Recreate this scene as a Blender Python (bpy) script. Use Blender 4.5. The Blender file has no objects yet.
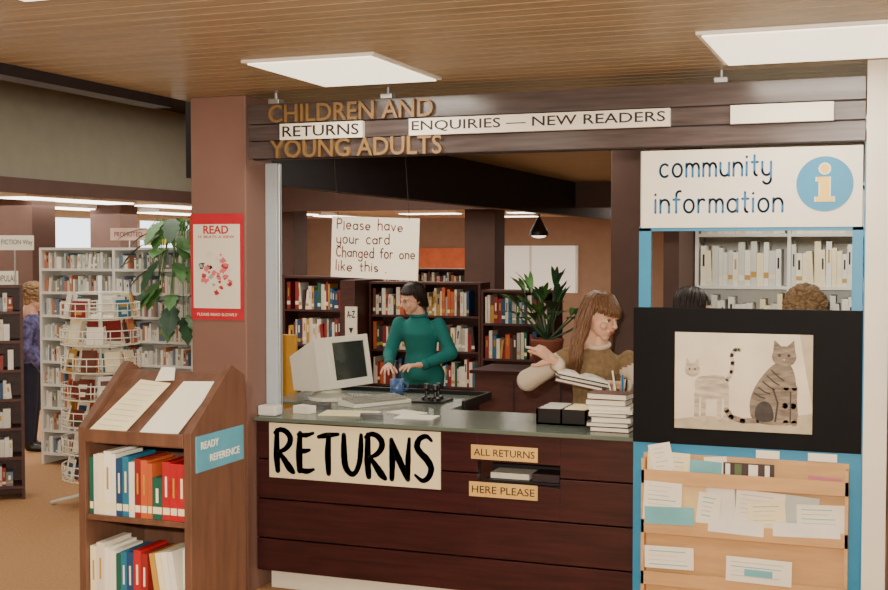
import bpy, math, random
from mathutils import Matrix, Vector, Euler
random.seed(7)
R=random.random
scene=bpy.context.scene
COL=scene.collection
def lin(c):
    out=[]
    for v in c:
        v/=255.0
        out.append(v/12.92 if v<=0.04045 else ((v+0.055)/1.055)**2.4)
    return out
_m={}
def mat(name,rgb,rough=0.6,metal=0.0,var=0.12,scale=6.0,stretch=(1,1,1),bump=0.0,emit=0.0,spec=0.5,alpha=1.0):
    if name in _m: return _m[name]
    m=bpy.data.materials.new(name); m.use_nodes=True
    nt=m.node_tree; b=nt.nodes['Principled BSDF']
    c=lin(rgb)
    tc=nt.nodes.new('ShaderNodeTexCoord'); mp=nt.nodes.new('ShaderNodeMapping')
    mp.inputs['Scale'].default_value=stretch
    nz=nt.nodes.new('ShaderNodeTexNoise'); nz.inputs['Scale'].default_value=scale; nz.inputs['Detail'].default_value=4
    rp=nt.nodes.new('ShaderNodeValToRGB')
    lo=[max(0,x*(1-var)) for x in c]; hi=[min(1,x*(1+var)) for x in c]
    rp.color_ramp.elements[0].position=0.3; rp.color_ramp.elements[1].position=0.7
    rp.color_ramp.elements[0].color=(*lo,1); rp.color_ramp.elements[1].color=(*hi,1)
    nt.links.new(tc.outputs['Object'],mp.inputs['Vector']); nt.links.new(mp.outputs['Vector'],nz.inputs['Vector'])
    nt.links.new(nz.outputs['Fac'],rp.inputs['Fac']); nt.links.new(rp.outputs['Color'],b.inputs['Base Color'])
    b.inputs['Roughness'].default_value=rough; b.inputs['Metallic'].default_value=metal
    b.inputs['Specular IOR Level'].default_value=spec
    if bump>0:
        bp=nt.nodes.new('ShaderNodeBump'); bp.inputs['Strength'].default_value=bump; bp.inputs['Distance'].default_value=0.01
        nt.links.new(nz.outputs['Fac'],bp.inputs['Height']); nt.links.new(bp.outputs['Normal'],b.inputs['Normal'])
    if emit>0:
        b.inputs['Emission Color'].default_value=(*c,1); b.inputs['Emission Strength'].default_value=emit
    _m[name]=m; return m

class B:
    def __init__(s,M=None):
        s.v=[];s.f=[];s.mi=[];s.mats=[];s.M=M or Matrix()
    def mx(s,m):
        if m not in s.mats: s.mats.append(m)
        return s.mats.index(m)
    def add(s,vs,fs,m):
        o=len(s.v); i=s.mx(m)
        s.v+= [s.M@Vector(p) for p in vs]
        for f in fs: s.f.append([o+k for k in f]); s.mi.append(i)
    def box(s,x0,x1,y0,y1,z0,z1,m,T=None):
        vs=[Vector((x,y,z)) for x in(x0,x1) for y in(y0,y1) for z in(z0,z1)]
        if T is not None: vs=[T@v for v in vs]
        s.add(vs,[(0,1,3,2),(4,6,7,5),(0,4,5,1),(2,3,7,6),(0,2,6,4),(1,5,7,3)],m)
    def poly(s,pts,m): s.add(pts,[tuple(range(len(pts)))],m)
    def prism(s,pts,vec,m):
        n=len(pts); vec=Vector(vec)
        vs=[Vector(p) for p in pts]+[Vector(p)+vec for p in pts]
        fs=[tuple(range(n))[::-1],tuple(range(n,2*n))]
        for i in range(n): j=(i+1)%n; fs.append((i,j,j+n,i+n))
        s.add(vs,fs,m)
    def rings(s,rs,m,cap=True):
        n=len(rs[0]); vs=[p for r in rs for p in r]; fs=[]
        for a in range(len(rs)-1):
            for i in range(n):
                j=(i+1)%n
                fs.append((a*n+i,a*n+j,(a+1)*n+j,(a+1)*n+i))
        if cap: fs.append(tuple(range(n))[::-1]); fs.append(tuple((len(rs)-1)*n+i for i in range(n)))
        s.add(vs,fs,m)
    def tube(s,pts,rad,m,n=8):
        pts=[Vector(p) for p in pts]
        if not hasattr(rad,'__len__'): rad=[rad]*len(pts)
        rs=[]; up=None
        for i,p in enumerate(pts):
            t=(pts[min(i+1,len(pts)-1)]-pts[max(i-1,0)])
            if t.length<1e-8: t=Vector((0,0,1))
            t.normalize()
            if up is None:
                up=Vector((0,0,1)) if abs(t.z)<.9 else Vector((1,0,0))
            a=t.cross(up); 
            if a.length<1e-4: a=t.cross(Vector((0,1,0.1)))
            a.normalize(); b=a.cross(t).normalized(); up=b
            rs.append([p+(a*math.cos(q)+b*math.sin(q))*rad[i] for q in [2*math.pi*k/n for k in range(n)]])
        s.rings(rs,m)
    def cyl(s,p0,p1,r0,r1,m,n=16): s.tube([p0,p1],[r0,r1],m,n)
    def lathe(s,c,prof,m,n=20):
        c=Vector(c)
        s.rings([[c+Vector((r*math.cos(2*math.pi*k/n),r*math.sin(2*math.pi*k/n),z)) for k in range(n)] for r,z in prof],m)
    def ball(s,c,r,m,T=None,n=14,k=9):
        if not hasattr(r,'__len__'): r=(r,r,r)
        c=Vector(c); rs=[]
        for a in range(k+1):
            th=math.pi*(a+.02)/(k+.04); 
            ring=[]
            for i in range(n):
                ph=2*math.pi*i/n
                p=Vector((r[0]*math.sin(th)*math.cos(ph),r[1]*math.sin(th)*math.sin(ph),-r[2]*math.cos(th)))
                if T is not None: p=T@p
                ring.append(c+p)
            rs.append(ring)
        s.rings(rs,m)
    def caps(s,p0,p1,r0,r1,m):
        s.ball(p0,r0,m); s.ball(p1,r1,m); s.tube([p0,p1],[r0,r1],m,14)
    def mesh(s,name):
        me=bpy.data.meshes.new(name); me.from_pydata([tuple(v) for v in s.v],[],s.f)
        for m in s.mats: me.materials.append(m)
        me.polygons.foreach_set('material_index',s.mi); me.update(); return me
    def build(s,name,parent=None,bevel=0,smooth=False):
        me=s.mesh(name); return link(name,me,parent,bevel,smooth)
def link(name,me,parent=None,bevel=0,smooth=False):
    o=bpy.data.objects.new(name,me); COL.objects.link(o)
    if parent: o.parent=parent
    if smooth:
        for p in me.polygons: p.use_smooth=True
    if bevel>0:
        md=o.modifiers.new('bevel','BEVEL'); md.width=bevel; md.segments=2; md.limit_method='ANGLE'
    return o
def empty(name):
    o=bpy.data.objects.new(name,None); COL.objects.link(o); o.empty_display_size=.1; return o
def text(s,x0,x1,z0,z1,y,m,parent,name='lettering',off=0.0,ext=0.0008,T=None,spacing=1.0):
    cu=bpy.data.curves.new('t','FONT'); cu.body=s; cu.resolution_u=3; cu.offset=off; cu.extrude=0.01; cu.space_character=spacing; cu.align_x='CENTER'
    o=bpy.data.objects.new('t',cu); COL.objects.link(o)
    bpy.context.view_layer.update()
    me=bpy.data.meshes.new_from_object(o.evaluated_get(bpy.context.evaluated_depsgraph_get()))
    bpy.data.objects.remove(o)
    xs=[v.co.x for v in me.vertices]; ys=[v.co.y for v in me.vertices]
    ax,bx,ay,by=min(xs),max(xs),min(ys),max(ys)
    for v in me.vertices:
        p=Vector((x0+(v.co.x-ax)/(bx-ax)*(x1-x0), y-(v.co.z/0.01)*ext, z0+(v.co.y-ay)/(by-ay)*(z1-z0)))
        v.co=T@p if T is not None else p
    me.materials.clear(); me.materials.append(m)
    return link(name,me,parent)
# single-stroke brush / pen lettering
def arc(cx,cy,rx,ry,a0,a1,n=12): return [(cx+rx*math.cos(math.radians(a0+(a1-a0)*i/n)),cy+ry*math.sin(math.radians(a0+(a1-a0)*i/n))) for i in range(n+1)]
ob=arc(.45,.5,.45,.5,0,360,18)
SF={'o':(.9,[ob]),'a':(.9,[ob,[(.9,1),(.9,0)]]),'c':(.8,[arc(.45,.5,.45,.5,50,310)]),'d':(.9,[ob,[(.9,1.7),(.9,0)]]),
'e':(.88,[[(0,.5),(.9,.5)]+arc(.45,.5,.45,.5,0,310)]),'f':(.55,[arc(.55,1.35,.3,.3,70,180)+[(.25,0)],[(0,1),(.55,1)]]),
'g':(.9,[ob,[(.9,1),(.9,-.3)]+arc(.47,-.3,.43,.35,0,-160)]),'h':(.8,[[(0,1.7),(0,0)],arc(.4,.6,.4,.4,180,0)+[(.8,0)]]),
'i':(.05,[[(0,1),(0,0)],[(0,1.38),(0,1.42)]]),'k':(.7,[[(0,1.7),(0,0)],[(.65,1),(0,.4)],[(.2,.55),(.7,0)]]),'l':(.05,[[(0,1.7),(0,0)]]),
'm':(1.2,[[(0,1),(0,0)],arc(.3,.65,.3,.35,180,0)+[(.6,0)],arc(.9,.65,.3,.35,180,0)+[(1.2,0)]]),'n':(.8,[[(0,1),(0,0)],arc(.4,.6,.4,.4,180,0)+[(.8,0)]]),
'r':(.6,[[(0,1),(0,0)],arc(.35,.6,.35,.4,180,55)]),'s':(.65,[arc(.35,.75,.3,.25,50,270)+arc(.35,.25,.33,.25,90,-130)]),
't':(.55,[[(.25,1.5),(.25,.25)]+arc(.45,.25,.2,.25,180,280),[(0,1),(.55,1)]]),'u':(.8,[[(0,1)]+arc(.4,.4,.4,.4,180,360)+[(.8,1)],[(.8,1),(.8,0)]]),
'v':(.8,[[(0,1),(.4,0),(.8,1)]]),'y':(.8,[[(0,1)]+arc(.4,.4,.4,.4,180,360),[(.8,1),(.8,-.3)]+arc(.42,-.3,.38,.35,0,-150)]),
'P':(.9,[[(0,0),(0,1.6)]+arc(.5,1.2,.4,.4,90,-90)+[(0,.8)]]),'C':(1.0,[arc(.6,.8,.6,.8,50,310)]),'.':(.1,[[(0,0),(0,.05)]]),' ':(.7,[])}
# uneven painted capitals: (points, widths)
BR={'R':(.95,[([(.06,-.05),(.0,.6),(.02,1.62)],[1.0,1.3,.9]),([(-.12,1.52),(.2,1.66),(.55,1.6),(.80,1.38),(.78,1.12),(.5,.86),(.08,.72)],[.6,.9,1,1.15,1.1,.9,.5]),([(.12,.74),(.45,.42),(.78,.08),(1.0,-.08)],[.6,1.1,1.4,.8])]),
'E':(.8,[([(.06,1.62),(.0,.8),(.03,0)],[.9,1.35,1.1]),([(-.03,1.56),(.4,1.55),(.84,1.66)],[.8,.9,.5]),([(.0,.84),(.35,.86),(.62,.92)],[.8,.9,.5]),([(0,.02),(.45,-.02),(.86,.08)],[.9,1,.5])]),
'T':(1.05,[([(-.04,1.5),(.4,1.58),(1.1,1.66)],[.7,1,.6]),([(.55,1.58),(.50,.8),(.54,-.05)],[.9,1.25,.9])]),
'U':(.95,[([(-.02,1.6),(.0,.7),(.1,.25),(.38,.0),(.66,.08),(.88,.5),(.95,1.0),(.98,1.64)],[.9,1.25,1.2,1,.9,1,1.1,.7])]),
'N':(.95,[([(.02,-.05),(.05,.8),(.0,1.6)],[.9,1.2,.8]),([(.0,1.6),(.42,.8),(.92,.0)],[.7,1.25,1.0]),([(.92,.0),(.93,.8),(1.0,1.68)],[.8,1.1,.6])]),
'S':(.9,[([(.88,1.52),(.6,1.68),(.22,1.56),(.08,1.25),(.3,1.0),(.62,.78),(.86,.45),(.72,.1),(.38,-.06),(-.02,.14)],[.5,.8,1,1.1,1.2,1.25,1.15,1,.8,.45])])}
def ribbonpts(b,P,Wd,y,m,T=None):
    def out(pts):
        pts=[Vector((p.x,y,p.z)) for p in pts]
        if T is not None: pts=[T@p for p in pts]
        b.poly(pts,m)
    n=len(P)
    for i in range(n):
        r=Wd[i]*.5
        out([P[i]+Vector((r*math.cos(q),0,r*math.sin(q))) for q in [k2*math.pi/5 for k2 in range(10)]])
        if i<n-1:
            d=P[i+1]-P[i]
            if d.length<1e-6: continue
            d.normalize(); nn=Vector((-d.z,0,d.x)); r2=Wd[i+1]*.5
            out([P[i]-nn*r,P[i+1]-nn*r2,P[i+1]+nn*r2,P[i]+nn*r])
def strokes(b,s,x0,x1,z0,h,wd,y,m,T=None,jit=0.0,gap=.35):
    tot=sum(SF[c][0]+gap for c in s)-gap; sx=(x1-x0)/tot; x=0; k=0
    for c in s:
        w,pl=SF[c]; dz=random.uniform(-jit,jit); sc=1+random.uniform(-jit,jit)
        for L in pl:
            P=[Vector((x0+(x+px)*sx,0,z0+(pz*sc+dz)*h)) for px,pz in L]
            k+=1; ribbonpts(b,P,[wd]*len(P),y-k*.00001,m,T)
        x+=w+gap
def brush(b,s,x0,x1,z0,h,wd,y,m,gap=.40,jit=.04):
    tot=sum(BR[c][0]+gap for c in s)-gap; sx=(x1-x0)/tot; x=0; k=0
    for c in s:
        w,pl=BR[c]; dz=random.uniform(-jit,jit); sc=1+random.uniform(-jit,jit)
        for L,W_ in pl:
            # catmull-rom densify
            Q=[];WW=[]
            pts=[L[0]]+L+[L[-1]]; wv=[W_[0]]+W_+[W_[-1]]
            for i in range(1,len(pts)-2):
                for j in range(6):
                    t=j/6; p0,p1,p2,p3=pts[i-1],pts[i],pts[i+1],pts[i+2]
                    f=lambda a,b_,c_,d_:.5*((2*b_)+(-a+c_)*t+(2*a-5*b_+4*c_-d_)*t*t+(-a+3*b_-3*c_+d_)*t**3)
                    Q.append((f(p0[0],p1[0],p2[0],p3[0]),f(p0[1],p1[1],p2[1],p3[1]))); WW.append(wv[i]*(1-t)+wv[i+1]*t)
            Q.append(L[-1]); WW.append(W_[-1])
            P=[Vector((x0+(x+px)*sx,0,z0+(pz*sc+dz)*h)) for px,pz in Q]
            k+=1; ribbonpts(b,P,[q*wd*random.uniform(.95,1.05) for q in WW],y-k*.00001,m)
        x+=w+gap

# ---------------- materials
cream=mat('paper_cream',(244,230,188),.7,var=.03)
white=mat('paper_white',(242,236,218),.6,var=.03)
ink=mat('ink_dark',(34,18,20),.6,var=.1)
inkred=mat('ink_red',(120,44,48),.6)
inkblue=mat('ink_blue',(20,110,165),.5)
blue=mat('frame_blue',(34,134,180),.45,var=.05)
counterwood=mat('counter_wood',(56,23,26),.32,var=.4,scale=3,stretch=(1,10,14),bump=.03)
fascia=mat('fascia_wood',(82,72,72),.20,var=.3,scale=3,stretch=(1,8,14))
laminate=mat('counter_laminate',(96,108,98),.2,var=.06)
pillarm=mat('pillar_paint',(134,102,92),.6,var=.06,scale=3,bump=.05)
casewood=mat('bookcase_wood',(104,72,56),.5,var=.25,scale=4,stretch=(6,6,1),bump=.03)
darkwood=mat('shelf_wood',(74,38,32),.5,var=.25,scale=4,stretch=(2,6,8))
slat=mat('ceiling_slat',(156,140,112),.40,var=.18,scale=2.5,stretch=(.6,9,1))
slatdark=mat('ceiling_void',(28,20,18),.9)
beamdark=mat('beam_dark',(30,24,30),.5)
greywall=mat('bulkhead_grey',(134,128,112),.8,var=.05)
brownwall=mat('bulkhead_brown',(84,58,50),.7,var=.08)
carpet=mat('carpet',(172,128,86),.95,var=.16,scale=60,bump=.3)
wallcream=mat('wall_cream',(200,180,154),.8,var=.05)
wallback=mat('wall_back',(150,120,98),.8,var=.06)
orange=mat('panel_orange',(214,110,66),.7)
lightm=mat('light_diffuser',(255,244,216),.4,emit=2.0,var=0)
fluo=mat('fluoro_tube',(255,246,230),.4,emit=6.0,var=0)
steel=mat('steel',(200,205,210),.3,metal=.7,var=.03)
whitemetal=mat('white_metal',(228,226,218),.4,var=.03)
railm=mat('rail_pale_blue',(184,196,206),.4,var=.03)
black=mat('black_board',(8,8,12),.6,var=.2,spec=.15)
blackp=mat('black_plastic',(24,22,24),.35)
ply=mat('plywood',(204,160,108),.55,var=.1,scale=4,stretch=(1,4,8))
gold=mat('gold_letters',(136,106,66),.45,metal=.1)
skin=mat('skin',(230,180,152),.5,var=.04)
pal=[mat('book_%d'%i,c,.5,var=.1) for i,c in enumerate([(140,38,38),(34,70,110),(30,92,74),(222,212,194),(236,228,212),(190,146,62),(56,38,42),(104,56,42),(178,174,166),(40,112,142),(196,92,50),(84,104,66)])]
pale=[mat('case_%d'%i,c,.5,var=.06) for i,c in enumerate([(228,226,216),(212,212,202),(192,198,190),(238,234,224),(150,148,138),(186,122,94),(110,126,146)])]
redb=mat('book_red',(180,34,42),.4)

# ---------------- room shell
b=B(); b.box(-12,3.2,-3,22,-.1,0,carpet); b.build('floor')
b=B(); b.box(-12.15,3.2,22,22.15,0,3.6,wallback); b.build('wall_far')
b=B()
for (y0,y1,z0,z1) in [(-3,12,0,3.6),(20,22,0,3.6),(12,20,0,.8),(12,20,2.3,3.6),(14.5,14.65,.8,2.3),(17.2,17.35,.8,2.3)]:
    b.box(-12.15,-12,y0,y1,z0,z1,wallcream)
b.build('wall_left')
b=B(); b.box(3.2,3.35,-3,22,0,3.6,wallcream); b.build('wall_right')
b=B(); b.box(-12.15,3.35,-3.15,-3,0,3.6,wallcream); b.build('wall_rear')
b=B(); b.box(-3.6,3.2,-3,14,2.625,2.7,slatdark)
y=-3.0
while y<13.9:
    b.box(-3.6,3.2,y,y+.088,2.60,2.62,slat); y+=.1
b.build('ceiling')
b=B(); b.box(-3.72,-3.6,-3,5.5,2.55,3.5,beamdark); b.box(-3.72,-3.6,5.82,16,2.2,3.5,beamdark); b.build('trim_1')
b=B(); b.box(-8,-3.6,-3,14,3.42,3.5,slatdark); b.build('ceiling_void')
b=B(); b.box(-8.1,-8,-3,14,2.42,3.42,greywall); b.box(-8.12,-7.98,-3,14,2.36,2.50,brownwall); b.build('wall_bulkhead')
b=B(); b.box(-8,3.2,14,14.12,2.3,3.42,brownwall); b.build('wall_crossbeam')
b=B(); b.box(-12,-8.1,-3,22,2.42,2.5,wallcream); b.box(-8.1,3.2,14.12,22,2.42,2.5,wallcream); b.build('ceiling_rear')
for i,(xc) in enumerate([-8.9,-10.6]):
    for yy in (5.5,8,10.5,13,15.5,18):
        b=B(); b.box(xc-.22,xc+.22,yy,yy+2.0,2.37,2.42,whitemetal); b.box(xc-.19,xc+.19,yy+.03,yy+1.97,2.355,2.37,fluo)
        b.build('fluorescent_ceiling_light')
for (xc,yc) in [(-7,15.5),(-5.2,15.5),(-7,18),(-5.2,18),(-3.4,16.5),(-4.3,19.5),(-6.3,20)]:
    b=B(); b.box(xc-.5,xc+.5,yc-.2,yc+.2,2.38,2.42,whitemetal); b.box(xc-.47,xc+.47,yc-.17,yc+.17,2.37,2.38,fluo); b.build('fluorescent_ceiling_light')
for (x0,x1,y0,y1) in [(-2.59,-2.02,4.53,5.27),(-.69,-.02,4.53,5.27),(-2.59,-2.02,2.4,3.14),(-.69,-.02,2.4,3.14)]:
    b=B(); b.box(x0-.02,x1+.02,y0-.02,y1+.02,2.588,2.605,whitemetal); b.box(x0,x1,y0,y1,2.582,2.588,lightm); b.build('recessed_ceiling_light')

b=B(); b.box(-3.5,-3.17,5.52,5.8,0,2.6,pillarm); b.build('pillar',bevel=.006)
for (x0,x1,y0,y1,zt) in [(-1.70,-1.50,7.5,7.75,2.6),(-9.5,-9.02,11.0,11.4,2.42),(-10.5,-10.0,14.0,14.4,2.42),(-5.1,-4.7,14.3,14.7,2.42),(-7.9,-7.5,14.3,14.7,2.42)]:
    b=B(); b.box(x0,x1,y0,y1,0,zt,brownwall); b.build('pillar',bevel=.006)
b=B(); b.box(-1.5,3.2,8.85,8.95,0,2.6,wallcream); b.build('wall_office')
b=B(); b.box(-1.44,-1.34,7.9,8.85,0,2.6,brownwall); b.build('wall_partition')
b=B(); b.box(-.035,.10,5.40,5.75,0,2.6,brownwall); b.box(.1,3.2,5.5,5.6,0,2.6,brownwall); b.build('wall_side')
b=B(); b.box(-8.8,-7.5,21.95,22,1.15,1.84,orange); b.build('wall_orange_panel')
b=B(); b.box(-7.45,-5.6,21.95,22,1.0,1.88,mat('window_pale',(236,230,216),.4,emit=.35,var=.05)); 
for x in (-7.45,-6.53,-5.64): b.box(x,x+.04,21.93,21.95,1.0,1.88,whitemetal)
b.build('window_1')

# ---------------- counter
b=B()
zz=[(.113,.280),(.288,.489),(.497,.699),(.707,.905)]
for i,(z0,z1) in enumerate(zz):
    if i>=2:
        b.box(-3.16,-1.93,5.60,5.64,z0,z1,counterwood); b.box(-1.51,-.05,5.60,5.64,z0,z1,counterwood)
        if i==2: b.box(-1.93,-1.51,5.60,5.64,z0,.655,counterwood)
        else: b.box(-1.93,-1.51,5.60,5.64,.765,z1,counterwood)
    else: b.box(-3.16,-.05,5.60,5.64,z0,z1,counterwood)
b.box(-3.15,-1.93,5.64,5.66,.1,.9,beamdark); b.box(-1.51,-.06,5.64,5.66,.1,.9,beamdark); b.box(-1.93,-1.51,5.64,5.66,.1,.65,beamdark)
b.box(-1.95,-1.49,5.9,5.92,.6,.8,beamdark)
b.box(-3.12,-.1,5.68,5.72,0,.11,white)
b.box(-3.165,-.045,5.575,6.22,.905,.925,laminate)
b.box(-3.45,-2.3,6.22,6.86,.905,.925,laminate)
b.box(-3.4,-2.34,6.80,6.83,0,.905,counterwood); b.box(-2.36,-2.33,6.22,6.8,.0,.905,counterwood)
b.box(-3.4,-2.3,6.86,6.88,.90,.95,blackp); b.box(-2.3,-2.28,6.4,6.88,.90,.95,blackp)
counter=b.build('library_counter',bevel=.002)
b=B(); b.box(-1.90,-1.70,5.72,5.86,.662,.69,pal[4]); b.box(-1.68,-1.54,5.70,5.84,.662,.70,pal[6]); b.box(-1.925,-1.515,5.68,5.89,.65,.661,beamdark); b.build('books_in_return_slot')
s=empty('returns_sign'); b=B(); b.box(-3.08,-2.12,5.59,5.597,.61,.897,cream); b.build('card',s)
random.seed(12); b=B(); brush(b,'RETURNS',-3.035,-2.165,.655,.124,.030,5.5885,ink); b.build('brush_lettering',s)
for nm,x0,x1,z0,z1,tx in [('all_returns_label',-1.96,-1.62,.775,.845,'ALL RETURNS'),('here_please_label',-1.97,-1.62,.59,.662,'HERE PLEASE')]:
    s=empty(nm); b=B(); b.box(x0,x1,5.592,5.598,z0,z1,mat('label_yellow',(224,180,104),.6)); b.build('card',s)
    text(tx,x0+.015,x1-.015,z0+.018,z1-.018,5.591,ink,s,off=.0)

# ---------------- overhead sign beam
s=empty('overhead_sign_beam')
b=B(); b.box(-3.12,-.14,5.46,5.56,2.265,2.35,fascia); b.box(-3.12,-.14,5.46,5.56,2.355,2.435,fascia); b.box(-3.12,-.14,5.46,5.56,2.44,2.54,fascia)
b.box(-3.11,-.15,5.49,5.54,2.26,2.53,beamdark)
for x in (-2.98,-2.36,-.75): 
    b.cyl((x,5.5,2.53),(x,5.5,2.6),.008,.008,steel); b.box(x-.03,x+.03,5.47,5.53,2.54,2.565,steel)
b.build('boards',s,bevel=.003)
text('CHILDREN AND',-2.99,-2.10,2.44,2.53,5.445,gold,s,'letters_top',off=.01,ext=.012)
text('YOUNG ADULTS',-2.98,-2.055,2.262,2.352,5.445,gold,s,'letters_bottom',off=.01,ext=.012)
for nm,x0,x1,tx in [('returns_strip',-2.92,-2.465,'RETURNS'),('enquiries_strip',-2.22,-.965,'ENQUIRIES — NEW READERS'),('blank_strip',-.70,-.27,None)]:
    b=B(); b.box(x0,x1,5.425,5.455,2.352,2.432,white); b.build(nm,s)
    if tx: text(tx,x0+.015,x1-.02,2.366,2.42,5.424,ink,s,nm+'_text',off=.008)
s=empty('hanging_card_notice')
T=Matrix.Translation((-2.48,5.6,1.8))@Matrix.Rotation(math.radians(2),4,'Y')@Matrix.Translation((2.48,-5.6,-1.8))
b=B(); b.box(-2.72,-2.24,5.60,5.604,1.655,1.965,white,T); b.tube([(-2.68,5.6,1.96),(-2.68,5.55,2.27)],.0015,blackp,4); b.tube([(-2.29,5.6,1.95),(-2.29,5.55,2.27)],.0015,blackp,4)
b.build('card',s)
random.seed(2); b=B()
for i,(tx,w) in enumerate([('Please have',.36),('your card',.29),('Changed for one',.43),('like this .',.28)]):
    strokes(b,tx,-2.69,-2.69+w,1.90-i*.07,.028,.006,5.5985,inkred,T=T,jit=.12,gap=.45)
b.build('handwriting',s)
b=B(); b.box(-3.168,-3.10,5.72,5.78,.926,2.26,railm); b.box(-3.10,-3.093,5.74,5.76,.926,2.26,steel); b.build('shutter_rail',bevel=.003)
b=B(); b.box(-3.165,-3.06,5.62,5.70,.926,.98,whitemetal); b.build('shutter_rail_foot',bevel=.008)
b=B(); b.box(-1.135,-1.10,5.62,5.66,.926,2.26,steel); b.build('shutter_rail',bevel=.003)

# read poster
s=empty('read_poster')
red=mat('poster_red',(196,40,56),.5)
b=B(); b.box(-3.50,-3.185,5.513,5.519,1.435,1.99,red); b.box(-3.482,-3.203,5.511,5.513,1.495,1.935,white)
b.build('sheet',s)
text('READ',-3.42,-3.27,1.885,1.928,5.510,red,s,off=.02)
text('IT BEATS A VIEW',-3.45,-3.235,1.862,1.876,5.510,red,s)
text('PLEASE READ SLOWLY',-3.46,-3.22,1.455,1.47,5.510,white,s)
b=B(); random.seed(3)
pinkm=mat('poster_pink',(226,120,130),.5)
for i in range(46):
    a=R()*6.28; rr_=.10*math.sqrt(R()); x=-3.345+rr_*math.cos(a); z=1.68+rr_*1.05*math.sin(a); r=random.uniform(.006,.020)
    pts=[(x+r*random.uniform(.5,1.7)*math.cos(a),5.5095-i*.00004,z+r*random.uniform(.4,1.2)*math.sin(a)) for a in [k*math.pi/5 for k in range(10)]]
    b.poly(pts,random.choice([red,red,pinkm,pinkm,pal[4],ink,pal[8]]))
b.build('illustration',s)

# ---------------- community information stand
s=empty('community_information_stand')
b=B()
b.box(-1.10,-.15,5.47,5.49,1.90,2.247,white)
b.box(-1.11,-1.055,5.475,5.5,1.52,1.905,blue); b.box(-.19,-.145,5.475,5.5,1.52,1.905,blue); b.box(-1.11,-.145,5.475,5.5,1.885,1.90,blue)
b.build('header',s,bevel=.001)
random.seed(1); b=B()
strokes(b,'community',-1.015,-.53,2.128,.058,.0105,5.4685,inkblue,gap=.42)
strokes(b,'information',-1.035,-.48,1.968,.058,.0105,5.4685,inkblue,gap=.42)
b.build('pen_lettering',s)
b=B(); 
c=[( -.305+.118*math.cos(a),5.467,2.085+.118*math.sin(a)) for a in [k*math.pi/24 for k in range(48)]]; b.poly(c,blue)
yel=mat('letter_yellow',(236,200,96),.5); y=5.465
b.poly([(-.305+.026*math.cos(a),y,2.150+.026*math.sin(a)) for a in [k*math.pi/10 for k in range(20)]],white)
b.poly([(-.305+.020*math.cos(a),y-.001,2.150+.020*math.sin(a)) for a in [k*math.pi/10 for k in range(20)]],yel)
P=[(-.338,2.115),(-.285,2.115),(-.285,2.03),(-.268,2.03),(-.268,2.008),(-.342,2.008),(-.342,2.03),(-.325,2.03),(-.325,2.095),(-.338,2.095)]
b.poly([(x-.005 if x<-.305 else x+.005,y,z) for x,z in P],white); b.poly([(x,y-.001,z) for x,z in P],yel)
b.build('info_symbol',s)
b=B(); b.box(-1.13,-.142,5.46,5.50,.925,1.54,black); b.build('black_panel',s,bevel=.002)
# picture of two cats
b=B(); b.box(-.94,-.345,5.455,5.459,1.0,1.432,mat('picture_ground',(226,214,190),.5,var=.10,scale=7))
def blob(pts,m,y): b.poly([(x,y,z) for x,z in pts],m)
def smooth(P,it=2):
    for _ in range(it):
        Q=[]
        for i in range(len(P)):
            a,c=P[i],P[(i+1)%len(P)]
            Q+=[(a[0]*.75+c[0]*.25,a[1]*.75+c[1]*.25),(a[0]*.25+c[0]*.75,a[1]*.25+c[1]*.75)]
        P=Q
    return P
def ell(cx,cz,rx,rz,m,y,rot=0):
    blob([(cx+rx*math.cos(q)*math.cos(rot)-rz*math.sin(q)*math.sin(rot),cz+rx*math.cos(q)*math.sin(rot)+rz*math.sin(q)*math.cos(rot)) for q in [k*math.pi/12 for k in range(24)]],m,y)
lightfur=mat('picture_light_fur',(190,178,158),.6,var=.35,scale=14,stretch=(1,1,5)); tabby=mat('picture_tabby_fur',(128,114,98),.6,var=.5,scale=16,stretch=(1,1,4)); sil=mat('picture_dark_fur',(58,50,48),.6,var=.3,scale=30); shade=mat('picture_shade',(184,172,146),.6,var=.15,scale=14); pink=mat('picture_ear',(196,160,144),.6)
blob([(-.94,1.0),(-.345,1.0),(-.345,1.09),(-.5,1.065),(-.6,1.05),(-.8,1.06),(-.94,1.04)],shade,5.4545)
blob([(-.40,1.432),(-.345,1.432),(-.345,1.12),(-.37,1.25)],shade,5.4544)
# left cat: standing, tail up
blob(smooth([(-.855,1.20),(-.84,1.235),(-.80,1.24),(-.75,1.245),(-.715,1.24),(-.70,1.20),(-.70,1.15),(-.74,1.135),(-.80,1.135),(-.84,1.15)]),lightfur,5.4541)
for x in (-.842,-.812,-.742,-.712): blob(smooth([(x-.012,1.18),(x+.014,1.18),(x+.010,1.06),(x+.012,1.035),(x-.016,1.035),(x-.008,1.08)],1),lightfur,5.4540)
ell(-.862,1.265,.034,.032,lightfur,5.4539)
for q in (-1,1): blob([(-.862+q*.030,1.275),(-.862+q*.026,1.318),(-.862+q*.006,1.295)],lightfur,5.4538); ell(-.862+q*.012,1.268,.004,.005,sil,5.4535)
blob([(-.866,1.256),(-.858,1.256),(-.862,1.250)],pink,5.4535)
def rib(L,w,m,yy):
    ribbonpts(b,[Vector((p[0],0,p[1])) for p in L],[w*2]*len(L),yy,m)
rib([(-.71,1.22),(-.69,1.26),(-.685,1.30),(-.69,1.335),(-.675,1.36),(-.655,1.36)],.009,lightfur,5.4537)
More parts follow.
